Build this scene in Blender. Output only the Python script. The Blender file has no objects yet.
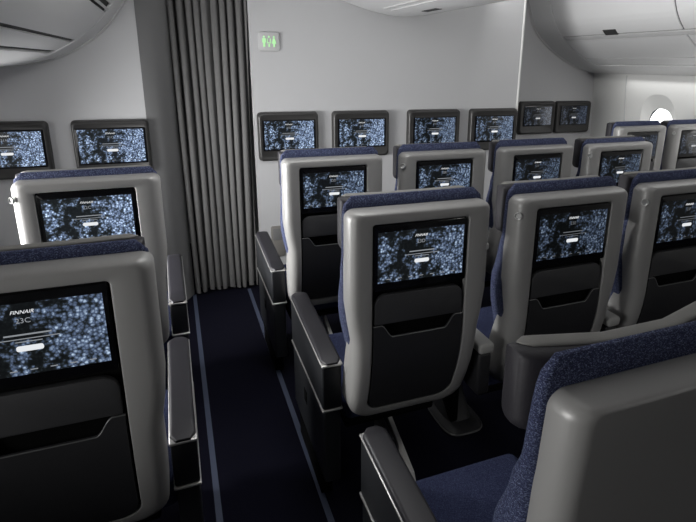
import bpy, bmesh, math, random
from mathutils import Vector, Matrix
random.seed(4)
scene = bpy.context.scene
COL = scene.collection
R = math.radians

# ------------------------------------------------------------------ materials
def mat(name, col, rough=.6, metal=0., bump=0., bscale=200., coat=0., var=0., vscale=8., sheen=0.):
    m = bpy.data.materials.new(name); m.use_nodes = True
    nt = m.node_tree; b = nt.nodes['Principled BSDF']
    b.inputs['Base Color'].default_value = (*col, 1)
    b.inputs['Roughness'].default_value = rough
    b.inputs['Metallic'].default_value = metal
    if coat: b.inputs['Coat Weight'].default_value = coat
    if sheen: b.inputs['Sheen Weight'].default_value = sheen
    tc = nt.nodes.new('ShaderNodeTexCoord')
    if var:
        n = nt.nodes.new('ShaderNodeTexNoise'); n.inputs['Scale'].default_value = vscale
        n.inputs['Detail'].default_value = 4
        mx = nt.nodes.new('ShaderNodeMix'); mx.data_type = 'RGBA'
        mx.inputs[6].default_value = (*[c*(1-var) for c in col], 1)
        mx.inputs[7].default_value = (*[min(1, c*(1+var)) for c in col], 1)
        nt.links.new(tc.outputs['Object'], n.inputs['Vector'])
        nt.links.new(n.outputs['Fac'], mx.inputs[0])
        nt.links.new(mx.outputs[2], b.inputs['Base Color'])
    if bump:
        n2 = nt.nodes.new('ShaderNodeTexNoise'); n2.inputs['Scale'].default_value = bscale
        bp = nt.nodes.new('ShaderNodeBump'); bp.inputs['Strength'].default_value = bump
        bp.inputs['Distance'].default_value = .002
        nt.links.new(tc.outputs['Object'], n2.inputs['Vector'])
        nt.links.new(n2.outputs['Fac'], bp.inputs['Height'])
        nt.links.new(bp.outputs['Normal'], b.inputs['Normal'])
    return m

def fabric(name, c1, c2, c3, scale=1.0):
    """woven upholstery: two thread colours in a fine basket pattern with pale flecks"""
    m = bpy.data.materials.new(name); m.use_nodes = True
    nt = m.node_tree; b = nt.nodes['Principled BSDF']; b.inputs['Roughness'].default_value = .95
    b.inputs['Specular IOR Level'].default_value = .2
    tc = nt.nodes.new('ShaderNodeTexCoord')
    v = nt.nodes.new('ShaderNodeTexVoronoi'); v.inputs['Scale'].default_value = 330*scale
    mp = nt.nodes.new('ShaderNodeMapping'); mp.inputs['Scale'].default_value = (1, 1, 1.6)
    nt.links.new(tc.outputs['Object'], mp.inputs['Vector'])
    nt.links.new(mp.outputs['Vector'], v.inputs['Vector'])
    r = nt.nodes.new('ShaderNodeValToRGB')
    r.color_ramp.elements[0].position = .2; r.color_ramp.elements[0].color = (*c1, 1)
    r.color_ramp.elements[1].position = .72; r.color_ramp.elements[1].color = (*c2, 1)
    e = r.color_ramp.elements.new(.95); e.color = (*c3, 1)
    sp = nt.nodes.new('ShaderNodeSeparateColor')
    nt.links.new(v.outputs['Color'], sp.inputs[0])
    nt.links.new(sp.outputs[0], r.inputs['Fac'])
    nt.links.new(r.outputs['Color'], b.inputs['Base Color'])
    bp = nt.nodes.new('ShaderNodeBump'); bp.inputs['Strength'].default_value = .7; bp.inputs['Distance'].default_value = .002
    bp.invert = True
    nt.links.new(v.outputs['Distance'], bp.inputs['Height'])
    nt.links.new(bp.outputs['Normal'], b.inputs['Normal'])
    return m

def emit(name, col, s):
    m = bpy.data.materials.new(name); m.use_nodes = True
    nt = m.node_tree; nt.nodes.clear()
    e = nt.nodes.new('ShaderNodeEmission'); e.inputs[0].default_value = (*col, 1); e.inputs[1].default_value = s
    o = nt.nodes.new('ShaderNodeOutputMaterial'); nt.links.new(e.outputs[0], o.inputs[0])
    return m

def display_mat(name, strength, tint):
    """screen picture: pale blue blossom clusters over dark foliage, brighter to the right"""
    m = bpy.data.materials.new(name); m.use_nodes = True
    nt = m.node_tree; nt.nodes.clear(); N = nt.nodes.new; L = nt.links.new
    tc = N('ShaderNodeTexCoord')
    no = N('ShaderNodeTexNoise'); no.inputs['Scale'].default_value = 21; no.inputs['Detail'].default_value = 5; no.inputs['Roughness'].default_value = .65
    L(tc.outputs['Object'], no.inputs['Vector'])
    vo = N('ShaderNodeTexVoronoi'); vo.inputs['Scale'].default_value = 130; vo.inputs['Randomness'].default_value = 1
    L(tc.outputs['Object'], vo.inputs['Vector'])
    vo2 = N('ShaderNodeTexVoronoi'); vo2.inputs['Scale'].default_value = 260
    L(tc.outputs['Object'], vo2.inputs['Vector'])
    sx = N('ShaderNodeSeparateXYZ'); L(tc.outputs['Object'], sx.inputs[0])
    def math_(op, a, b_=None, v1=None):
        n = N('ShaderNodeMath'); n.operation = op
        for i, q in enumerate((a, b_)):
            if q is None: continue
            if isinstance(q, (int, float)): n.inputs[i].default_value = q
            else: L(q, n.inputs[i])
        return n.outputs[0]
    # cluster mask: noise plus right-hand bias plus a left-hand patch
    bias = math_('MULTIPLY', sx.outputs['X'], .75)
    ax = math_('ABSOLUTE', sx.outputs['X'])
    bias2 = math_('MULTIPLY', ax, 1.25)
    mask = math_('ADD', math_('ADD', no.outputs['Fac'], bias), bias2)
    mr = N('ShaderNodeMapRange'); mr.inputs[1].default_value = .5; mr.inputs[2].default_value = .64
    L(mask, mr.inputs[0])
    cell = N('ShaderNodeMapRange'); cell.inputs[1].default_value = .8; cell.inputs[2].default_value = .1; cell.inputs[3].default_value = .16
    L(vo.outputs['Distance'], cell.inputs[0])
    fine = N('ShaderNodeMapRange'); fine.inputs[1].default_value = .7; fine.inputs[2].default_value = .0
    fine.inputs[3].default_value = .62
    L(vo2.outputs['Distance'], fine.inputs[0])
    sc = N('ShaderNodeSeparateColor'); L(vo.outputs['Color'], sc.inputs[0])
    rnd = N('ShaderNodeMapRange'); rnd.inputs[3].default_value = .4; L(sc.outputs[0], rnd.inputs[0])
    v = math_('MULTIPLY', math_('MULTIPLY', math_('POWER', cell.outputs[0], 1.0), fine.outputs[0]), math_('MULTIPLY', rnd.outputs[0], math_('ADD', mr.outputs[0], .05)))
    rp = N('ShaderNodeValToRGB'); cr = rp.color_ramp
    cr.elements[0].position = 0; cr.elements[0].color = (.006, .007, .008, 1)
    cr.elements[1].position = .75; cr.elements[1].color = (*[min(1, t) for t in tint], 1)
    e = cr.elements.new(.08); e.color = (.016, .020, .022, 1)
    e = cr.elements.new(.32); e.color = (.20*tint[0], .22*tint[1], .285*tint[2], 1)
    L(v, rp.inputs['Fac'])
    em = N('ShaderNodeEmission'); em.inputs[1].default_value = strength; L(rp.outputs[0], em.inputs[0])
    gl = N('ShaderNodeBsdfGlossy'); gl.inputs['Roughness'].default_value = .15; gl.inputs[0].default_value = (.03, .03, .03, 1)
    ad = N('ShaderNodeAddShader'); L(em.outputs[0], ad.inputs[0]); L(gl.outputs[0], ad.inputs[1])
    o = N('ShaderNodeOutputMaterial'); L(ad.outputs[0], o.inputs[0])
    return m

M = {}
M['wall'] = mat('wall_laminate', (.50, .50, .505), .55, bump=.05, bscale=400)
M['wall_side'] = mat('sidewall_panel', (.68, .68, .66), .5)
M['bin'] = mat('bin_plastic', (.62, .62, .62), .42)
M['bin_gap'] = mat('bin_gap_dark', (.03, .03, .03), .7)
M['bin_rail'] = mat('bin_rail', (.5, .5, .5), .35)
M['ceil'] = mat('ceiling_panel', (.6, .6, .6), .6)
M['shell'] = mat('shell_grey', (.32, .315, .305), .42, metal=.2, coat=.0, bump=.03, bscale=900)
M['plastic'] = mat('dark_plastic', (.019, .019, .021), .5, bump=.12, bscale=700)
M['tray'] = mat('tray_plastic', (.036, .036, .038), .5, bump=.08, bscale=800)
M['black'] = mat('black_void', (.004, .004, .004), .8)
M['black'].node_tree.nodes['Principled BSDF'].inputs['Specular IOR Level'].default_value = .05
M['glass'] = mat('screen_glass', (.004, .004, .005), .12)
M['edge'] = mat('grey_edge', (.2, .2, .2), .35, metal=.6)
M['casing'] = mat('monitor_casing', (.035, .034, .033), .4)
M['leather'] = mat('dark_leather', (.016, .0145, .019), .62, bump=.25, bscale=160)
M['leather_grey'] = mat('grey_leather', (.2, .195, .182), .6, bump=.15, bscale=300)
M['armpad'] = mat('armrest_pad', (.014, .013, .017), .5, bump=.1, bscale=300)
M['armbody'] = mat('armrest_body', (.012, .013, .015), .42)
M['trim'] = mat('metal_trim', (.62, .61, .59), .3, metal=.8)
M['strut'] = mat('leg_metal', (.62, .61, .58), .4, metal=.1)
M['panel'] = mat('panel_beige', (.2, .19, .175), .6)
M['cap'] = mat('console_cap', (.36, .355, .34), .45)
M['fabric'] = fabric('blue_fabric', (.024, .029, .062), (.050, .060, .125), (.155, .18, .28), 1.5)
M['fabric_dark'] = fabric('blue_seat_fabric', (.024, .030, .07), (.045, .054, .12), (.08, .095, .18), 2.0)
M['curtain'] = mat('curtain_cloth', (.14, .138, .136), .9, bump=.2, bscale=700, var=.08, vscale=30)
M['post'] = mat('grey_post', (.16, .16, .16), .8, bump=.08, bscale=600)
M['carpet'] = mat('navy_carpet', (.006, .006, .013), 1., bump=1.0, bscale=420, var=.75, vscale=260)
M['carpet'].node_tree.nodes['Principled BSDF'].inputs['Specular IOR Level'].default_value = .08
M['stripe'] = mat('floor_stripe', (.06, .074, .12), .6)
M['button'] = mat('hook_metal', (.5, .5, .49), .3, metal=.5)
M['sign'] = mat('sign_plastic', (.5, .5, .5), .5)
M['sign_glow'] = emit('sign_green', (.55, 1, .5), .9)
M['sky'] = emit('window_daylight', (1, 1, 1), 3.0)
M['screen_white'] = emit('screen_white', (.95, .97, 1), .85)
M['screen_line'] = emit('screen_line', (.8, .85, .92), .32)
M['white_dim'] = emit('screen_white_dim', (.95, .97, 1), .5)
M['line_dim'] = emit('screen_line_dim', (.8, .85, .92), .15)
M['btn_text'] = emit('button_text', (.4, .42, .45), .5)
DISP = {'bright': display_mat('display_bright', 1.6, (.64, .8, 1.)), 'mid': display_mat('display_mid', .85, (.62, .79, 1.)),
        'dim': display_mat('display_dim', .40, (.62, .79, 1.)), 'faint': display_mat('display_faint', .26, (.7, .82, 1.))}  # levels bake LCD viewing-angle falloff into each screen's emission

# ------------------------------------------------------------------ mesh helpers
def obj(name, bm, m, parent=None, smooth=True, loc=None, angle=40):
    bmesh.ops.recalc_face_normals(bm, faces=bm.faces)
    me = bpy.data.meshes.new(name); bm.to_mesh(me); bm.free()
    if m is not None: me.materials.append(m)
    if smooth:
        for p in me.polygons: p.use_smooth = True
        me.set_sharp_from_angle(angle=R(angle))
    o = bpy.data.objects.new(name, me); COL.objects.link(o)
    if parent: o.parent = parent
    if loc: o.location = loc
    return o
def thing(name, label, cat, loc=(0, 0, 0), rz=0, group=None):
    o = bpy.data.objects.new(name, None); COL.objects.link(o); o.empty_display_size = .1
    o.location = loc; o.rotation_euler = (0, 0, rz); o['label'] = label; o['category'] = cat
    if group: o['group'] = group
    return o
def tag(o, label, cat, group=None):
    o['label'] = label; o['category'] = cat
    if group: o['group'] = group
    return o
def struct(name, bm, m, smooth=False, angle=40):
    o = obj(name, bm, m, None, smooth, angle=angle); o['kind'] = 'structure'; return o

def box(bm, x0, x1, y0, y1, z0, z1, bev=0., seg=3):
    b2 = bmesh.new()
    bmesh.ops.create_cube(b2, size=1)
    for v in b2.verts:
        v.co = Vector(((x0+x1)/2+v.co.x*(x1-x0), (y0+y1)/2+v.co.y*(y1-y0), (z0+z1)/2+v.co.z*(z1-z0)))
    if bev: bmesh.ops.bevel(b2, geom=list(b2.edges), offset=bev, segments=seg, profile=.5, affect='EDGES')
    merge(bm, b2); return bm
def merge(bm, b2):
    me = bpy.data.meshes.new('tmp'); b2.to_mesh(me); b2.free(); bm.from_mesh(me); bpy.data.meshes.remove(me)
def new(): return bmesh.new()
def rrect(hw, z0, z1, rt, rb, k=6, m=6, cx=0.):
    """closed loop (x,z), counter-clockwise from lower-left; every call gives the same number of points"""
    pts = []
    cs = [(-hw+rb, z0+rb, rb, 180, 270), (hw-rb, z0+rb, rb, 270, 360), (hw-rt, z1-rt, rt, 0, 90), (-hw+rt, z1-rt, rt, 90, 180)]
    for i, (x, z, r, a0, a1) in enumerate(cs):
        for j in range(k+1):
            a = R(a0+(a1-a0)*j/k); pts.append((x+r*math.cos(a), z+r*math.sin(a)))
        nx = cs[(i+1) % 4]; a = R(nx[3])
        p, q = pts[-1], (nx[0]+nx[2]*math.cos(a), nx[1]+nx[2]*math.sin(a))
        for j in range(1, m): pts.append((p[0]+(q[0]-p[0])*j/m, p[1]+(q[1]-p[1])*j/m))
    return [(x+cx, z) for x, z in pts]
def loft(bm, loops, cap0=False, cap1=False, closed=True):
    vs = [[bm.verts.new(p) for p in lp] for lp in loops]
    for a, b in zip(vs, vs[1:]):
        n = len(a)
        for i in range(n if closed else n-1):
            bm.faces.new((a[i], a[(i+1) % n], b[(i+1) % n], b[i]))
    if cap0: bm.faces.new(vs[0])
    if cap1: bm.faces.new(vs[-1][::-1])
    return vs
def slab(bm, outline, y0, y1, bev=.003, fn=None):
    """rounded plate in the XZ plane: outline function inset -> loop; y0 is the viewer's side"""
    fn = fn or (lambda p: p)
    lp = lambda ins, y: [fn(Vector((x, y, z))) for x, z in outline(ins)]
    loft(bm, [lp(bev, y0), lp(bev*.3, y0+bev*.3), lp(0, y0+bev), lp(0, y1)], True, True)
    return bm
def tube(bm, pts, r, n=10):
    loops = []
    for i, p in enumerate(pts):
        p = Vector(p); a = Vector(pts[max(i-1, 0)]); b = Vector(pts[min(i+1, len(pts)-1)])
        d = (b-a).normalized(); u = d.cross(Vector((0, 0, 1)))
        if u.length < 1e-4: u = Vector((1, 0, 0))
        u.normalize(); w = d.cross(u)
        loops.append([p+r*(math.cos(2*math.pi*j/n)*u+math.sin(2*math.pi*j/n)*w) for j in range(n)])
    loft(bm, loops, True, True); return bm
def sm(a, b, x):
    t = max(0., min(1., (x-a)/(b-a))); return t*t*(3-2*t)
def text_mesh(name, s, size, m, parent, loc, shear=0.):
    cu = bpy.data.curves.new('t', 'FONT'); cu.body = s; cu.size = size; cu.align_x = 'CENTER'; cu.align_y = 'CENTER'
    cu.shear = shear; cu.extrude = .0002; cu.resolution_u = 3
    t = bpy.data.objects.new('t', cu); COL.objects.link(t)
    dg = bpy.context.evaluated_depsgraph_get(); dg.update()
    me = bpy.data.meshes.new_from_object(t.evaluated_get(dg)); bpy.data.objects.remove(t); bpy.data.curves.remove(cu)
    me.transform(Matrix.Rotation(R(90), 4, 'X')); me.materials.clear(); me.materials.append(m)
    o = bpy.data.objects.new(name, me); COL.objects.link(o); o.parent = parent; o.location = loc
    return o

# ------------------------------------------------------------------ screens
DW, DH = .299, .168
def screen_parts(parent, cx, cz, y, level, seat_no, k=1.):
    """lit picture, logo, seat number, caption lines, button and menu labels on a screen"""
    W, H = DW*k, DH*k
    white = M['screen_white'] if level != 'faint' else M['white_dim']
    line = M['screen_line'] if level in ('bright', 'mid') else M['line_dim']
    bm = new(); box(bm, -W/2, W/2, 0, .002, -H/2, H/2)
    obj('display', bm, DISP[level], parent, False, (cx, y, cz))
    y -= .0006
    text_mesh('logo', 'FINNAIR', .0115*k, white, parent, (cx-.004*k, y, cz+.064*k), .35)
    text_mesh('seat_number', seat_no, .0165*k, line, parent, (cx-.004*k, y, cz+.044*k))
    for z, w, h in ((.012, .088, .0034), (.002, .118, .0019), (-.005, .05, .0019)):
        bm = new(); box(bm, -w/2*k, w/2*k, -.0002, .0002, -h/2*k, h/2*k)
        obj('caption_line', bm, line, parent, False, (cx, y, cz+z*k))
    bm = new()
    slab(bm, lambda i: rrect(.0255*k-i, -.0065*k+i, .0065*k-i, .005*k, .005*k, 4, 2), -.0003, .0003, .0001)
    obj('touch_button', bm, white, parent, False, (cx, y, cz-.021*k))
    for q in range(7):
        bm = new(); box(bm, -.007*k, .007*k, -.0002, .0002, -.0011*k, .0011*k)
        obj('menu_label', bm, line, parent, False, (cx+(-.114+q*.038)*k, y, cz-.073*k))

# ------------------------------------------------------------------ seat
def sh(p):
    """lower part of the seat back narrows and curves away under the cushion"""
    s = max(0., min(1., (.82-p.z)/.36))
    return Vector((p.x*(1-.05*s*s), p.y+.10*s*s, p.z))
def hook_part(parent, side):
    bm = new()
    ax = Vector((-.72, -.69, 0)) if side < 0 else Vector((.97, -.2, 0))
    prof = [(.0, 0), (.0135, 0), (.0140, .004), (.0120, .0075), (.0100, .006), (.0080, .002), (0, .002)]
    q = ax.to_track_quat('Z', 'Y').to_matrix()
    loops = [[q @ Vector((r*math.cos(2*math.pi*j/18), r*math.sin(2*math.pi*j/18), h)) for j in range(18)] for r, h in prof[1:-1]]
    loft(bm, loops, True, True)
    pos = (-.236, .0125, 1.188) if side < 0 else (.249, .04, 1.188)
    o = obj('coat_hook', bm, M['button'], parent, True, pos); o['label'] = 'round metal coat hook button'

SX = .009
def lean(o, kind, k=1.):
    """a slightly reclined back: the top stays, the back slopes forward below it"""
    q = kind.get('lean', 0)
    if not q: return
    for v in o.data.vertices:
        v.co.x += kind['dx']*k; v.co.y += kind['dy']*k+q*max(0, min(.36, 1.25-v.co.z)); v.co.z -= kind['drop']*k
def make_shell(root, plain=False):
    bm = new(); loops = []
    def lp(hw, z0, z1, rt, rb, y, flank=0.):
        out = []
        for x, z in rrect(hw, z0, z1, rt, rb, 8, 10, SX if hw > .2 else 0):
            s = sm(.9, .66, z)
            if hw > .2: x -= math.copysign(.020*sm(.92, .80, z), x-SX)*min(1, abs(x-SX)/.2)
            out.append(sh(Vector((x, y+flank*.055*s, z))))
        return out
    loops.append(lp(.238, .465, 1.242, .024, .06, .05))
    loops.append(lp(.243, .455, 1.246, .026, .065, .085, 1))
    loops.append(lp(.249, .445, 1.250, .028, .07, .08, 1))
    loops.append(lp(.249, .445, 1.250, .028, .07, .05, .4))
    for a in (0, 15, 30, 45, 60, 75, 90):
        c = 1-math.cos(R(a)); s = math.sin(R(a))
        loops.append(lp(.249-.036*c, .445+.024*c, 1.250-.012*c, .028-.01*c, .07-.01*c, .04*(1-s)))
    if plain:
        v = loft(bm, loops)[-1]; n = len(v); c0 = 8+5
        for j in range(4, n//2-5):
            bm.faces.new((v[(c0+j) % n], v[(c0+j+1) % n], v[(c0-j-1) % n], v[(c0-j) % n]))
        return obj('back_shell', bm, M['shell'], root, True, angle=60)
    loops.append(lp(.172, .492, 1.2145, .012, .06, 0))
    loops.append(lp(.1685, .4965, 1.2105, .011, .057, .0015))
    loops.append(lp(.1675, .4975, 1.2095, .01, .056, .006))
    loops.append(lp(.1675, .4975, 1.2095, .01, .056, .03))
    loft(bm, loops)
    return obj('back_shell', bm, M['shell'], root, True, angle=60)

def seat_back_fittings(root, kind):
    # recess behind screen and pocket
    bm = new()
    zs = [.5+.709*j/24 for j in range(25)]
    loft(bm, [[sh(Vector((x, y, z))) for x, y in ((-.1674, .025), (.1674, .025), (.1674, .032), (-.1674, .032))] for z in zs], True, True)
    obj('recess_panel', bm, M['black'], root)
    # screen
    bm = new(); slab(bm, lambda i: rrect(.1625-i, .988+i, 1.205-i, .008, .008), .004, .022, .002)
    scr = obj('seatback_screen', bm, M['glass'], root)
    screen_parts(scr, 0, 1.099, .0025, kind['level'], kind['no'])
    # tray table flap
    bm = new(); slab(bm, lambda i: rrect(.158-i, .868+i, .972-i, .038, .004), .003, .02, .004)
    tr = obj('tray_table', bm, M['tray'], root)
    # literature pocket: scooped top edge, bends with the shell
    def topz(x):
        return .866-.045*(1-sm(.095, .135, abs(x)))
    def botz(x):
        d = abs(x)-(.163-.055)
        return .502 + (0 if d <= 0 else .055-math.sqrt(max(0, .055**2-d*d)))
    bm = new(); nx, nz = 44, 12; xs = [-.163+.326*i/nx for i in range(nx+1)]
    def row(off, yy):
        g = []
        for x in xs:
            z0, z1 = botz(x)+off, topz(x)-off
            xx = x*(1-off/.163)
            g.append([sh(Vector((xx, yy, z0+(z1-z0)*j/nz))) for j in range(nz+1)])
        return g
    f = [[bm.verts.new(p) for p in c] for c in row(.002, .002)]; b = [[bm.verts.new(p) for p in c] for c in row(0, .010)]
    for g, fl in ((f, 0), (b, 1)):
        for i in range(nx):
            for j in range(nz): bm.faces.new((g[i][j], g[i+1][j], g[i+1][j+1], g[i][j+1]))
    for i in range(nx):
        bm.faces.new((f[i][0], b[i][0], b[i+1][0], f[i+1][0])); bm.faces.new((f[i][nz], f[i+1][nz], b[i+1][nz], b[i][nz]))
    for j in range(nz):
        bm.faces.new((f[0][j], f[0][j+1], b[0][j+1], b[0][j])); bm.faces.new((f[nx][j], b[nx][j], b[nx][j+1], f[nx][j+1]))
    pk = obj('literature_pocket', bm, M['plastic'], root, angle=50)
    # thin lighter lip along the pocket scoop
    bm = new(); tube(bm, [sh(Vector((x, .0025, topz(x)-.001))) for x in xs], .0016, 6)
    obj('pocket_lip', bm, M['edge'], pk)

def make_seat(kind):
    """kind: dict(aisle=-1/0/+1, console=bool, hook=+-1, pedestal, strut, no)"""
    root = kind['root']
    o = make_shell(root, kind.get('plain')); lean(o, kind)
    if not kind.get('plain'): seat_back_fittings(root, kind)
    # upholstered back cushion
    def front(z):
        P = [(.44, .168), (.6, .168), (.8, .166), (.92, .155), (1.04, .125), (1.12, .1), (1.3, .09)]
        for (a, u), (c, v) in zip(P, P[1:]):
            if z <= c: return u+(v-u)*sm(a, c, z)
        return P[-1][1]
    bm = new(); loops = []
    for i in range(33):
        z = .53+(1.292-.53)*i/32
        t = max(0, (z-1.232)/.06); hw = .248-.03*(1-math.sqrt(max(0, 1-t*t)))
        lowhw = .205; hw = min(hw, lowhw+(.248-lowhw)*sm(.64, .92, z))
        y0, y1 = .068+sh(Vector((0, 0, z))).y, front(z)
        t2 = max(0, (z-1.262)/.03); sh_ = .018*(1-math.sqrt(max(0, 1-t2*t2)))
        y0 += sh_*.5; y1 -= sh_
        y1 = max(y1, y0+.012)
        lp_ = []
        r = min(.022, (y1-y0)*.45)
        for cx_, cy_, a0 in ((hw-r, y0+r, -90), (hw-r, y1-r, 0), (-hw+r, y1-r, 90), (-hw+r, y0+r, 180)):
            for j in range(6):
                a = R(a0+18*j); lp_.append(Vector((cx_+r*math.cos(a)+SX*.6, cy_+r*math.sin(a), z)))
        loops.append(lp_)
    loft(bm, loops, True, True)
    o = obj('back_cushion', bm, M['fabric'], root, angle=70); o.location = (0, 0, -(.018 if kind.get('aisle') == 1 else .007)); lean(o, kind, .6); o['label'] = 'dark blue woven upholstery behind the grey shell'
    # headrest with two folding wings
    def hr(x): return kind.get('wing', .012)*max(0, (abs(x)-.07)/.17)
    bm = new(); loops = []; n = 26
    for i in range(n+1):
        u = -1+2*i/n; x = .238*math.copysign(1-(1-abs(u))**1.6, u)
        e = max(0, (abs(x)-.213)/.025); sc_ = 1-.45*(1-math.sqrt(max(0, 1-e*e)))
        y0, y1 = .088+hr(x), .152+hr(x); ym = (y0+y1)/2; hy = (y1-y0)/2*sc_
        z0, z1 = 1.095+.012*(1-sc_)*3, kind.get('htop', 1.272)-.006*(1-sc_)
        r = min(.022, hy*.8); lp_ = []
        for cy_, cz_, a0 in ((ym-hy+r, z0+r, 180), (ym+hy-r, z0+r, 270), (ym+hy-r, z1-r*.6, 0), (ym-hy+r, z1-r*.6, 90)):
            for j in range(5):
                a = R(a0+22.5*j); lp_.append(Vector((x, cy_+r*math.cos(a), cz_+(r if cz_ < 1.2 else r*.6)*math.sin(a))))
        loops.append(lp_)
    loft(bm, loops, True, True)
    hd = obj('headrest', bm, M['leather'], root, angle=60); hd.location = (kind.get('dx', 0)*.8, 0, 0)
    bm = new(); loops = []
    for i in range(n+1):
        x = -.225+.45*i/n; e = max(0, (abs(x)-.2)/.025); sc_ = math.sqrt(max(.02, 1-e*e))
        ym = .133+hr(x); hy = .017*sc_; lp_ = []
        for j in range(14):
            a = 2*math.pi*j/14; c, s = math.cos(a), math.sin(a)
            lp_.append(Vector((x, ym+hy*math.copysign(abs(c)**.6, c), kind.get('htop', 1.272)+.001+.005*sc_*math.copysign(abs(s)**.7, s))))
        loops.append(lp_)
    loft(bm, loops, True, True)
    o = obj('headrest_cap', bm, M['leather_grey'], hd, angle=70); o['label'] = 'light grey leather top strip'
    # headrest stem, seat cushion, pan
    bm = new(); box(bm, -.06, .06, .082, .1, .98, 1.13, .006); obj('headrest_stem', bm, M['plastic'], hd)
    bm = new(); box(bm, -.2, .25, .22, .735, .355, .47, .035, 5)
    o = obj('seat_cushion', bm, M['fabric_dark'], root); o['label'] = 'navy blue seat cushion'
    bm = new(); box(bm, -.19, .19, .24, .7, .315, .352, .012); obj('seat_pan', bm, M['black'], root)
    # armrest box on the aisle
    s = kind.get('aisle', 0)
    if s:
        xo = kind['arm_out']; xi = xo-s*.072
        xa, xb = min(xo, xi), max(xo, xi)
        bm = new(); box(bm, xa, xb, .175, .745, .455, .664, .008); 
        arm = obj('armrest', bm, M['armbody'], root)
        bm = new(); box(bm, xa+.004, xb-.004, .178, .742, .14, .447, .01)
        obj('armrest_base', bm, M['armbody'], arm)
        for z in (.4515, .667):
            bm = new(); box(bm, xa-.003, xb+.003, .171, .749, z-.0045, z+.0045, .004)
            o = obj('metal_trim', bm, M['trim'], arm); o['label'] = 'thin silver trim line'
        bm = new(); loops = []
        for i in range(25):
            y = .173+.574*i/24
            h = .021*(.55+.45*sm(.173, .26, y))
            e = max(0, (.2-y)/.027, (y-.72)/.027); q = math.sqrt(max(.0, 1-e*e)); ins = .016*(1-q)
            h *= .75+.25*q
            lp_ = []; w0, w1 = xa+ins, xb-ins; rr = min(.012, h*.6)
            for cx_, cz_, a0 in ((w1-rr, .6705+h-rr, 0), (w0+rr, .6705+h-rr, 90)):
                for j in range(6):
                    a = R(a0+18*j); lp_.append(Vector((cx_+rr*math.cos(a), y, cz_+rr*math.sin(a))))
            lp_ += [Vector((w0, y, .6705)), Vector((w1, y, .6705))]
            loops.append(lp_)
        loft(bm, loops, True, True); obj('armrest_pad', bm, M['armpad'], arm, angle=50)
        az = kind.get('arm_z', 0)
        for q in [arm]+list(arm.children):
            for v in q.data.vertices:
                t_ = sm(.75, .17, v.co.y)
                if v.co.z > .6: v.co.z += az-.022*t_
                elif v.co.z > .43: v.co.z += .010*t_-az*.3
        # recessed handle on the aisle face
        bm = new(); fx = xo-s*.004
        box(bm, min(fx, fx+s*.0015), max(fx, fx+s*.0015), .47, .52, .29, .35, .0005, 1)
        obj('handle_recess', bm, M['black'], arm)
        bm = new(); box(bm, xa+.012, xb-.012, .28, .68, .0, .139, .004); obj('armrest_foot', bm, M['black'], arm)
    c = kind.get('console', 0)
    if c:
        bm = new(); x = c*.287; box(bm, x-.027, x+.027, .03, .7, .49, .665, .012)
        con = obj('center_armrest', bm, M['plastic'], root)
        bm = new(); box(bm, x-.031, x+.031, .02, .17, .667, .708, .012, 4)
        o = obj('armrest_end_cap', bm, M['cap'], con); o['label'] = 'light grey end cap'
        bm = new(); box(bm, x-.027, x+.027, .172, .7, .667, .702, .012, 4); obj('armrest_pad', bm, M['armpad'], con)
    if kind.get('strut'):
        bm = new()
        for x in (.012,):
            loft(bm, [[Vector((x+dx, y+dy, z+dz)) for dx, dy, dz in ((-.009, -.004, .012), (.009, -.004, .012), (.009, .004, -.012), (-.009, .004, -.012))]
                      for y, z in ((.5, .31), (.3, .285), (.05, .2), (-.06, .03), (-.07, .0))], True, True)
        o = obj('leg_strut', bm, M['strut'], root, False); o['label'] = 'slanted light metal leg strut'
        bm = new(); box(bm, -.05, -.018, .14, .3, .2, .3, .006); obj('strut_bracket', bm, M['plastic'], root)
    if kind.get('pedestal'):
        bm = new(); pc = -.14
        def ov(hx, hy, z, cy):
            return [Vector((pc+hx*math.copysign(abs(math.cos(t))**.55, math.cos(t)), cy+hy*math.copysign(abs(math.sin(t))**.55, math.sin(t)), z)) for t in [2*math.pi*j/28 for j in range(28)]]
        loft(bm, [ov(.1, .15, 0, .53), ov(.102, .152, .018, .53), ov(.09, .14, .026, .53), ov(.07, .1, .03, .55), ov(.055, .06, .16, .6), ov(.05, .05, .27, .6)], True, True)
        ped = obj('leg_pedestal', bm, M['plastic'], root)
        bm = new(); loop = ov(.1025, .1525, .012, .53); tube(bm, loop+[loop[0]], .004, 6)
        o = obj('base_rim', bm, M['edge'], ped); o['label'] = 'grey rim around the foot'
        bm = new(); box(bm, pc-.06, pc-.02, .45, .56, .03, .27, .012); obj('equipment_box', bm, M['black'], ped)
    hook_part(root, kind['hook'])
    return root

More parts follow.
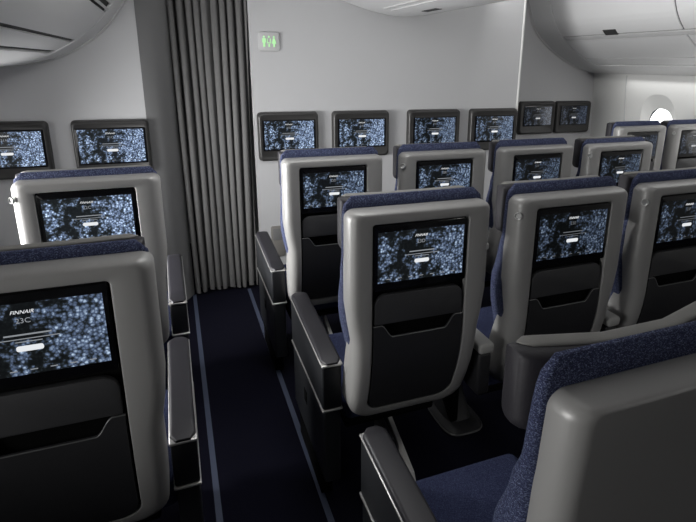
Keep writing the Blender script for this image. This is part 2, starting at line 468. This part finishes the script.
SEATG = 'grey shell seats with screens in their backs'
seats = [
 # name-label, x, y, rot, settings
 ('grey-backed seat in the centre of the photo, its screen and pocket wholly visible', .700, 1.43, -.6, dict(aisle=-1, arm_out=-.292, console=1, hook=1, strut=1, level='mid', no='23D')),
 ('grey-backed seat with round hook at its left edge, right of the centre seat', 1.304, 1.43, 0, dict(console=1, hook=-1, pedestal=1, level='dim', no='23E')),
 ('grey-backed seat cut off by the right edge, behind the nearest blue-sided seat', 1.889, 1.437, 0, dict(console=1, hook=-1, pedestal=1, strut=1, level='dim', no='23F')),
 ('aisle seat in the row before the middle bulkhead, nearest the curtain', .687, 2.388, -.4, dict(aisle=-1, arm_out=-.292, console=1, hook=1, strut=1, level='mid', no='22D')),
 ('second seat from the curtain before the middle bulkhead, hook at its left edge', 1.295, 2.405, -.5, dict(console=1, hook=-1, pedestal=1, level='mid', no='22E')),
 ('third seat from the curtain before the middle bulkhead, no hook on its left edge', 1.893, 2.415, -.3, dict(console=1, hook=1, strut=1, level='dim', no='22F')),
 ('fourth seat from the curtain before the middle bulkhead, hook at its left edge', 2.474, 2.38, 0, dict(aisle=1, arm_out=.281, hook=-1, pedestal=1, level='dim', no='22G')),
 ('nearest seat at lower right with blue cushion and plain grey back without a screen', .697, .465, 0, dict(aisle=-1, arm_out=-.281, console=1, hook=1, strut=1, level='mid', no='24D', plain=1, wing=.045, htop=1.243, dx=.024, dy=.01, lean=.06, drop=.031, arm_z=-.01)),
 ('left foreground seat whose large screen reads 23C', -.332, 1.228, .2, dict(aisle=1, arm_out=.312, arm_z=-.022, htop=1.264, console=-1, hook=-1, pedestal=1, level='mid', no='23C')),
 ('left block seat just ahead of the large 23C screen, below the left bulkhead monitors', -.33, 2.2, .8, dict(aisle=1, arm_out=.312, arm_z=-.022, htop=1.264, console=-1, hook=-1, pedestal=1, level='bright', no='22C')),
 ('far right block seat in front of the bright cabin window, left of its pair', 3.40, 3.09, 0, dict(aisle=-1, arm_out=-.292, console=1, hook=1, strut=1, level='faint', no='22H')),
 ('far right block seat touching the right edge of the photo, hook at its left edge', 3.975, 3.09, 0, dict(hook=-1, pedestal=1, level='faint', no='22K')),
]
for lab, x, y, rz, k in seats:
    k['root'] = thing('airline_seat', lab, 'seat', (x, y, 0), R(rz), SEATG)
    make_seat(k)

# ------------------------------------------------------------------ bulkhead monitors
def monitor(x, y, z, w, h, k, level, no, lab, dz=0.):
    t = thing('wall_monitor', lab, 'screen', (x, y, z-h/2), 0, 'monitors on the front bulkheads')
    bm = new()
    o_ = lambda i: rrect(w/2-i, i, h-i, .028, .03, 6, 4)
    lp = lambda i, y_: [Vector((a, y_, b)) for a, b in o_(i)]
    loft(bm, [lp(-.006, 0), lp(-.002, -.03), lp(.001, -.037), lp(.006, -.042), lp(.016, -.044), lp(.018, -.0425)], True, True)
    obj('casing', bm, M['casing'], t, angle=50)
    bm = new(); slab(bm, lambda i: rrect(DW*k/2+.012-i, h/2+dz-DH*k/2-.01+i, h/2+dz+DH*k/2+.01-i, .006, .006), -.0455, -.04, .001)
    g = obj('screen_glass', bm, M['glass'], t)
    screen_parts(g, 0, h/2+dz, -.0475, level, no, k)
YW, YL, YR = 3.876, 3.767, 4.60
BZ = 1.1655
monitor(.770, YW, BZ, .432, .342, 1.2, 'bright', '21D', 'black bulkhead monitor nearest the curtain, lit with blue blossoms', .012)
monitor(1.328, YW, BZ, .446, .342, 1.2, 'bright', '21E', 'second bulkhead monitor from the curtain', .012)
monitor(1.951, YW, BZ, .456, .342, 1.2, 'mid', '21F', 'third bulkhead monitor from the curtain, above a hooked seat', .012)
monitor(2.514, YW, BZ, .456, .342, 1.2, 'mid', '21G', 'fourth bulkhead monitor from the curtain, at the end of the pale middle wall', .012)
monitor(-.376, YL, 1.148, .428, .335, 1.24, 'bright', '21C', 'left bulkhead monitor beside the grey post and curtain', .012)
monitor(-.936, YL, 1.148, .436, .335, 1.24, 'bright', '21A', 'left bulkhead monitor cut off by the left edge of the photo', .012)
monitor(3.507, YR, 1.176, .436, .325, 1.12, 'faint', '21H', 'dim monitor on the far right bulkhead, next to the middle wall', .02)
monitor(3.972, YR, 1.176, .452, .325, 1.12, 'faint', '21K', 'dim monitor on the far right bulkhead, next to the window wall', .02)

# ------------------------------------------------------------------ setting
XL, XR = -1.27, 4.27
bm = new(); box(bm, XL, XR, -2.2, 5.2, -.05, 0); struct('floor', bm, M['carpet'])
bm = new(); box(bm, .016, .04, -2.2, 3.9, 0, .002); struct('trim_1', bm, M['stripe'])
bm = new(); box(bm, .411, .435, -2.2, 3.875, 0, .002); struct('trim_2', bm, M['stripe'])
bm = new(); box(bm, XL, XR, -2.2, 5.2, 2.45, 2.5); struct('ceiling', bm, M['ceil'])
bm = new(); box(bm, .525, 2.745, YW, YW+.05, 0, 2.45); struct('wall_front', bm, M['wall'])
bm = new(); box(bm, 2.745, 2.765, YW-.006, YW+.056, 0, 2.45, .006); struct('trim_3', bm, M['wall_side'], True)
bm = new(); box(bm, XL, -.165, YL, YL+.05, 0, 2.45); struct('wall_front_left', bm, M['wall'])
bm = new()
loft(bm, [[Vector((x, y, z)) for z in (0, 2.45)] for x, y in ((-.165, YL-.004), (-.10, YL+.004), (-.02, YL+.06), (.03, YL+.15), (.03, YL+.19), (-.165, YL+.19), (-.165, YL-.004))], closed=False)
struct('trim_4', bm, M['post'], True)
bm = new(); box(bm, 2.9, 4.27, YR, YR+.05, 0, 2.45); struct('wall_front_right', bm, M['wall'])
bm = new(); box(bm, -.2, 4.27, 5.15, 5.2, 0, 2.45); struct('wall_galley', bm, M['wall'])
bm = new(); box(bm, XL, XR, -2.2, -2.15, 0, 2.45); struct('wall_back', bm, M['wall'])

def wx(z):   # inward lean of the cabin sidewall
    return -.015*sm(.6, 0, z)-.05*sm(1.05, 1.62, z)-.12*sm(1.6, 2.4, z)
def sidewall(name, X, sgn, y0, y1, wins, n0):
    """sidewall with oval window openings; sgn is +1 on the right"""
    bm = new(); fx = lambda p: Vector((X+sgn*(wx(p[1])+p[2]), p[0], p[1]))
    zs = [0, .3, .6, .72]
    def quad(ya, yb, zlist):
        for a, b in zip(zlist, zlist[1:]):
            bm.faces.new([bm.verts.new(fx(p)) for p in ((ya, a, 0), (yb, a, 0), (yb, b, 0), (ya, b, 0))])
    quad(y0, y1, [0, .3, .6, .72]); quad(y0, y1, [1.6, 1.7, 1.85, 2.0, 2.2, 2.45])
    zz = [.72+.88*i/10 for i in range(11)]
    prev = y0; K = 56
    for wc in sorted(wins):
        quad(prev, wc-.3, zz); prev = wc+.3
        cz = 1.165
        sup = lambda hy, hz, d, c=cz: [(wc+hy*math.copysign(abs(math.cos(t))**.8, math.cos(t)), c+hz*math.copysign(abs(math.sin(t))**.8, math.sin(t)), d) for t in [2*math.pi*j/K for j in range(K)]]
        rect = []
        for j in range(K):
            t = 2*math.pi*j/K; c, s = math.cos(t), math.sin(t)
            q = max(abs(c), abs(s)); rect.append((wc+.3*c/q, 1.16+.44*s/q, 0))
        loops = [rect, sup(.25, .36, 0), sup(.205, .29, 0), sup(.195, .278, .006), sup(.165, .23, .03, 1.145), sup(.145, .195, .042, 1.135), sup(.138, .188, .046, 1.135)]
        loft(bm, [[fx(p) for p in lp] for lp in loops])
    quad(prev, y1, zz)
    bmesh.ops.remove_doubles(bm, verts=bm.verts, dist=.0005)
    struct(name, bm, M['wall_side'], True, 25)
    for i, wc in enumerate(wins):
        b2 = new(); lp = [Vector((X+sgn*(wx(1.1)+.05), wc+.145*math.cos(2*math.pi*j/40), 1.135+.195*math.sin(2*math.pi*j/40))) for j in range(40)]
        lp2 = [p+Vector((sgn*.006, 0, 0)) for p in lp]
        loft(b2, [lp, lp2], True, True)
        struct('window_%d' % (n0+i), b2, M['sky'])
sidewall('wall_right', XR, 1, -2.2, 5.2, [3.74, 2.88, 2.02, 1.16], 1)
sidewall('wall_left', XL, -1, -2.2, 5.2, [3.2, 2.34, 1.48, .62], 5)
bm = new()
loft(bm, [[Vector((XR+wx(z)+dx, 4.141+dy, z)) for dx, dy in ((.003, -.006), (-.005, -.004), (-.005, .004), (.003, .006))] for z in [.02+1.6*i/40 for i in range(41)]], True, True)
struct('trim_5', bm, M['bin_rail'], True)

# ------------------------------------------------------------------ curtain, sign, wall pocket
bm = new(); nx, nz = 240, 30; front = []; back = []
folds = [(0, 0)]
ph = [random.uniform(-.35, .35) for _ in range(14)]; am = [random.uniform(.75, 1.2) for _ in range(14)]
def cur(u, z):
    t = z/2.4
    x0, x1 = .038-.03*t, .497+.025*t
    f = 9.5*u; k = int(f); w = (f-k)
    a = am[k]*.024
    ang = 2*math.pi*f + .5*math.sin(f*1.9+ph[3]) + .25*math.sin(z*2.1+k)
    x = x0+(x1-x0)*u+.011*math.sin(2*ang+.4)
    y = 3.918+.042*(.8+.35*math.sin(f*.83+1.2))*math.cos(ang)+.006*math.sin(z*3+f)
    if u < .06: y -= .03*(1-u/.06)
    return x, y
for g, d in ((front, 0), (back, .004)):
    for i in range(nx+1):
        c = []
        for j in range(nz+1):
            z = .022+2.4*j/nz+.006*math.sin(i*.33)*(j == 0)
            x, y = cur(i/nx, z); c.append(bm.verts.new((x, y+d, z)))
        g.append(c)
for i in range(nx):
    for j in range(nz):
        bm.faces.new((front[i][j], front[i+1][j], front[i+1][j+1], front[i][j+1])); bm.faces.new((back[i][j], back[i][j+1], back[i+1][j+1], back[i+1][j]))
    bm.faces.new((front[i][0], back[i][0], back[i+1][0], front[i+1][0])); bm.faces.new((front[i][nz], front[i+1][nz], back[i+1][nz], back[i][nz]))
for i in (0, nx):
    for j in range(nz): bm.faces.new((front[i][j], front[i][j+1], back[i][j+1], back[i][j]))
c = obj('aisle_curtain', bm, M['curtain'], angle=80); tag(c, 'grey pleated curtain drawn across the left aisle', 'curtain')

t = thing('toilet_sign', 'small lit lavatory sign with green figures, high on the middle bulkhead beside the curtain', 'sign', (.656, YW, 1.759))
bm = new(); slab(bm, lambda i: rrect(.072-i, i, .124-i, .018, .018), -.014, 0, .004); obj('sign_plate', bm, M['sign'], t)
def figure(x, female, baby=False):
    bm = new()
    def poly(pts):
        a = [Vector((x+p[0], -.0165, p[1])) for p in pts]; b = [q+Vector((0, .003, 0)) for q in a]
        loft(bm, [a, b], True, True)
    poly([(.0065*math.cos(2*math.pi*j/14), .094+.0065*math.sin(2*math.pi*j/14)) for j in range(14)])
    if baby:
        poly([(-.013, .052), (.013, .052), (.013, .083), (.009, .083), (.009, .057), (-.009, .057), (-.009, .083), (-.013, .083)])
        poly([(-.005, .028), (.005, .028), (.005, .048), (-.005, .048)])
    elif female:
        poly([(-.0065, .085), (.0065, .085), (.015, .05), (.006, .05), (.006, .028), (-.006, .028), (-.006, .05), (-.015, .05)])
    else:
        poly([(-.012, .085), (.012, .085), (.0125, .056), (.008, .056), (.0075, .028), (-.0075, .028), (-.008, .056), (-.0125, .056)])
    return bm
for x, fem, bb, nm in ((-.034, False, False, 'man_pictogram'), (0, False, True, 'baby_care_pictogram'), (.034, True, False, 'woman_pictogram')):
    o = obj(nm, figure(x, fem, bb), M['sign_glow'], t, False); o['label'] = 'glowing green pictogram'
t = thing('wall_pocket', 'small beige-grey framed panel low on the bulkhead behind the front aisle armrest', 'panel', (.66, YW, .24))
bm = new(); slab(bm, lambda i: rrect(.05-i, i, .245-i, .012, .012), -.012, 0, .004); obj('panel_frame', bm, M['panel'], t)
bm = new(); slab(bm, lambda i: rrect(.036-i, .135+i, .225-i, .006, .006), -.0145, -.011, .001); obj('panel_inset', bm, M['post'], t)

# ------------------------------------------------------------------ overhead bins
def resample(P, n):
    d = [0]
    for a, b in zip(P, P[1:]): d.append(d[-1]+math.hypot(b[0]-a[0], b[1]-a[1]))
    out = []
    for i in range(n+1):
        s = d[-1]*i/n
        for j in range(len(P)-1):
            if s <= d[j+1]+1e-9:
                f = (s-d[j])/max(1e-9, d[j+1]-d[j]); out.append((P[j][0]+(P[j+1][0]-P[j][0])*f, P[j][1]+(P[j+1][1]-P[j][1])*f)); break
    return out
def smooth_poly(P, it=2):
    for _ in range(it):
        Q = [P[0]]
        for a, b in zip(P, P[1:]): Q += [(a[0]*.75+b[0]*.25, a[1]*.75+b[1]*.25), (a[0]*.25+b[0]*.75, a[1]*.25+b[1]*.75)]
        Q.append(P[-1]); P = Q
    return P
def strip(bm, P, y0, y1, off, th, inside):
    """panel following the section polyline P between y0 and y1, set off outwards, with thickness"""
    n = len(P); nor = []
    for i in range(n):
        a = P[max(i-1, 0)]; b = P[min(i+1, n-1)]; dx, dz = b[0]-a[0], b[1]-a[1]; l = math.hypot(dx, dz) or 1
        v = (dz/l, -dx/l)
        if v[0]*(inside[0]-P[i][0])+v[1]*(inside[1]-P[i][1]) > 0: v = (-v[0], -v[1])
        nor.append(v)
    f = lambda o, e: [(p[0]+q[0]*o, p[1]+q[1]*o) for p, q in zip(P, nor)]
    e = min(.006, th)
    A = f(off-th, 0); B = f(off-e, 0); C_ = f(off, 0)
    loop = lambda Q, y: [Vector((q[0], y, q[1])) for q in Q]
    def ring(y, top):
        T = f(top, 0); return loop(T, y)+loop(A[::-1], y)
    loft(bm, [ring(y0, off-e), ring(y0+e, off), ring(y1-e, off), ring(y1, off-e)], True, True)
def cut(P, z0, z1):
    return [p for p in P if z0 <= p[1] <= z1]
def side_bin(label, sec, inside, yend, ycap, seams, tag_side):
    t = thing('overhead_bin', label, 'luggage bin', (sec[-1][0], yend, sec[-1][1]), 0, 'overhead luggage bins')
    off = Vector(t.location)
    def part(name, bm, m, parent=t, lab=None):
        bmesh.ops.translate(bm, verts=bm.verts, vec=-off)
        o = obj(name, bm, m, parent, angle=35)
        if lab: o['label'] = lab
        return o
    S = resample(smooth_poly(sec, 2), 120)
    bm = new(); P = [(p[0], p[1]) for p in S]
    strip(bm, P, -2.1, ycap, -.012, .02, inside); part('bin_body', bm, M['bin_gap'])
    bm = new(); strip(bm, P, ycap, yend-.02, 0, .03, inside); part('end_cap', bm, M['bin'])
    bm = new(); strip(bm, P, yend-.018, yend, .012, .05, inside); part('bulkhead_seal', bm, M['bin_rail'])
    zt = 2.6
    ys = [-2.1]+seams+[ycap]
    for a, b in zip(ys, ys[1:]):
        bm = new(); strip(bm, cut(P, 1.962, zt), a+.006, b-.006, 0, .012, inside); d = part('bin_door', bm, M['bin'])
        bm = new(); strip(bm, cut(P, 1.775, 1.928), a+.004, b-.004, 0, .012, inside); part('lower_panel', bm, M['bin'])
        # latch near the middle of each door, on the lower rim
        q = min(P, key=lambda p: abs(p[1]-1.965)); q2 = cut(P, 1.955, 2.0)
        bm = new(); ym = b-.70 if b-a > 1 else (a+b)/2; strip(bm, q2, ym, ym+.15, .004, .012, inside); part('latch', bm, M['bin_gap'], d, 'dark recessed door latch')
    bm = new(); strip(bm, cut(P, 1.932, 1.957), -2.1, ycap-.02, .006, .016, inside); part('grip_rail', bm, M['bin_rail'])
    bm = new(); strip(bm, cut(P, 1.715, 1.768), -2.1, ycap-.004, -.004, .01, inside); part('light_rail', bm, M['bin'])
    bm = new(); strip(bm, cut(P, 1.60, 1.711), -2.1, ycap-.002, 0, .012, inside); part('service_panel', bm, M['bin'])
    return t
secR = [(3.2, 2.46), (3.285, 2.31), (3.335, 2.175), (3.405, 2.03), (3.55, 1.90), (3.75, 1.78), (3.956, 1.692), (4.1, 1.652), (4.2, 1.632)]
side_bin('white overhead bin along the right window wall, dark latch on its door', secR, (4.2, 2.4), YR, 4.27, [.7, 1.8, 2.95], 1)
secL = [(-.02, 2.46), (-.09, 2.3), (-.15, 2.15), (-.21, 2.034), (-.345, 1.857), (-.52, 1.73), (-.705, 1.658), (-.906, 1.632), (-1.21, 1.622)]
side_bin('white overhead bin at upper left, rounded end against the left bulkhead', secL, (-1.2, 2.4), YL, 3.38, [.2, 1.3], -1)
# centre bin
t = thing('overhead_bin', 'white overhead bin above the middle bulkhead, only its underside in view', 'luggage bin', (1.575, YW, 2.03), 0, 'overhead luggage bins')
secC = [(.86, 2.46), (.9, 2.31), (1.0, 2.2), (1.17, 2.122), (1.29, 2.087), (1.40, 2.06), (1.52, 2.038), (1.64, 2.028), (1.77, 2.034), (1.9, 2.06), (2.05, 2.11), (2.2, 2.2), (2.29, 2.31), (2.33, 2.46)]
S = resample(smooth_poly(secC, 2), 120); ins = (1.575, 2.4); off = Vector(t.location)
def cpart(name, bm, m):
    bmesh.ops.translate(bm, verts=bm.verts, vec=-off); return obj(name, bm, m, t, angle=35)
bm = new(); strip(bm, S, -2.1, YW, 0, .03, ins); cpart('bin_body', bm, M['bin'])
for x0, x1 in ((1.415, 1.432), (1.47, 1.478)):
    bm = new(); strip(bm, [p for p in resample(smooth_poly(secC, 3), 900) if x0-.002 <= p[0] <= x1+.002 and p[1] < 2.3], -2.1, YW-.25, .005, .008, ins); cpart('rail', bm, M['bin_rail'])
bm = new(); strip(bm, [p for p in S if 1.60 <= p[0] <= 1.66 and p[1] < 2.3], 3.2, 3.42, .003, .01, ins); o = cpart('latch', bm, M['bin_gap']); o['label'] = 'dark recessed latch'

# ------------------------------------------------------------------ lights
def area(name, loc, rot, sx, sy, e, col=(1, 1, 1), spread=180):
    l = bpy.data.lights.new(name, 'AREA'); l.shape = 'RECTANGLE'; l.size = sx; l.size_y = sy; l.energy = e; l.color = col
    l.spread = R(spread)
    o = bpy.data.objects.new(name, l); COL.objects.link(o); o.location = loc; o.rotation_euler = [R(a) for a in rot]; return o
area('ceiling_lamp_left', (.5, 2.0, 2.42), (30, 0, 0), .5, 1.0, 17)
area('ceiling_lamp_right', (2.75, 2.2, 2.42), (25, 0, 0), .4, 1.6, 8.5)
area('cove_lamp_right', (2.42, 2.4, 2.36), (0, -75, 0), .12, 3.6, 10)
area('cove_lamp_left', (.78, 1.6, 2.36), (0, 75, 0), .12, 3.0, 4)
area('rear_fill_lamp', (2.2, -1.3, 2.36), (52, 0, 8), .8, .3, 17)  # unseen fill light added behind the camera to brighten the near seat backs
area('window_daylight_rear', (XL+.06, .5, 1.15), (0, -90, 0), .5, .8, 5, spread=100)
area('window_daylight_left', (XL+.06, 2.62, 1.12), (0, -90, 0), .5, 1.2, 42, spread=100)
area('sidewall_lamp_right', (XR-.12, 3.0, 1.60), (0, 15, 0), .05, 2.2, 2)
w = bpy.data.worlds.new('world'); scene.world = w; w.use_nodes = True
w.node_tree.nodes['Background'].inputs[0].default_value = (.6, .65, .75, 1)
w.node_tree.nodes['Background'].inputs[1].default_value = .10

# ------------------------------------------------------------------ camera
f, yaw, pitch, roll, h, cx, cy = 526.353, 22.158, 15.861, .97, 1.679, 388.905, 214.7
a, b, r = R(yaw), R(pitch), R(roll)
xr = Vector((math.cos(a), -math.sin(a), 0)); yr = Vector((math.sin(a), math.cos(a), 0)); zz_ = Vector((0, 0, 1))
fw = yr*math.cos(b)-zz_*math.sin(b); u = yr*math.sin(b)+zz_*math.cos(b)
right = xr*math.cos(r)+u*math.sin(r); up = -xr*math.sin(r)+u*math.cos(r)
cam = bpy.data.cameras.new('camera'); co = bpy.data.objects.new('camera', cam); COL.objects.link(co)
mw = Matrix((right, up, -fw)).transposed().to_4x4(); mw.translation = (0, 0, h); co.matrix_world = mw
cam.sensor_width = 36; cam.lens = f/696*36; cam.shift_x = -(cx-348)/696; cam.shift_y = (cy-261)/696
cam.clip_start = .02
scene.camera = co
scene.view_settings.view_transform = 'Standard'; scene.view_settings.look = 'None'
scene.view_settings.exposure = 0; scene.view_settings.gamma = 1; scene.view_settings.use_curve_mapping = False
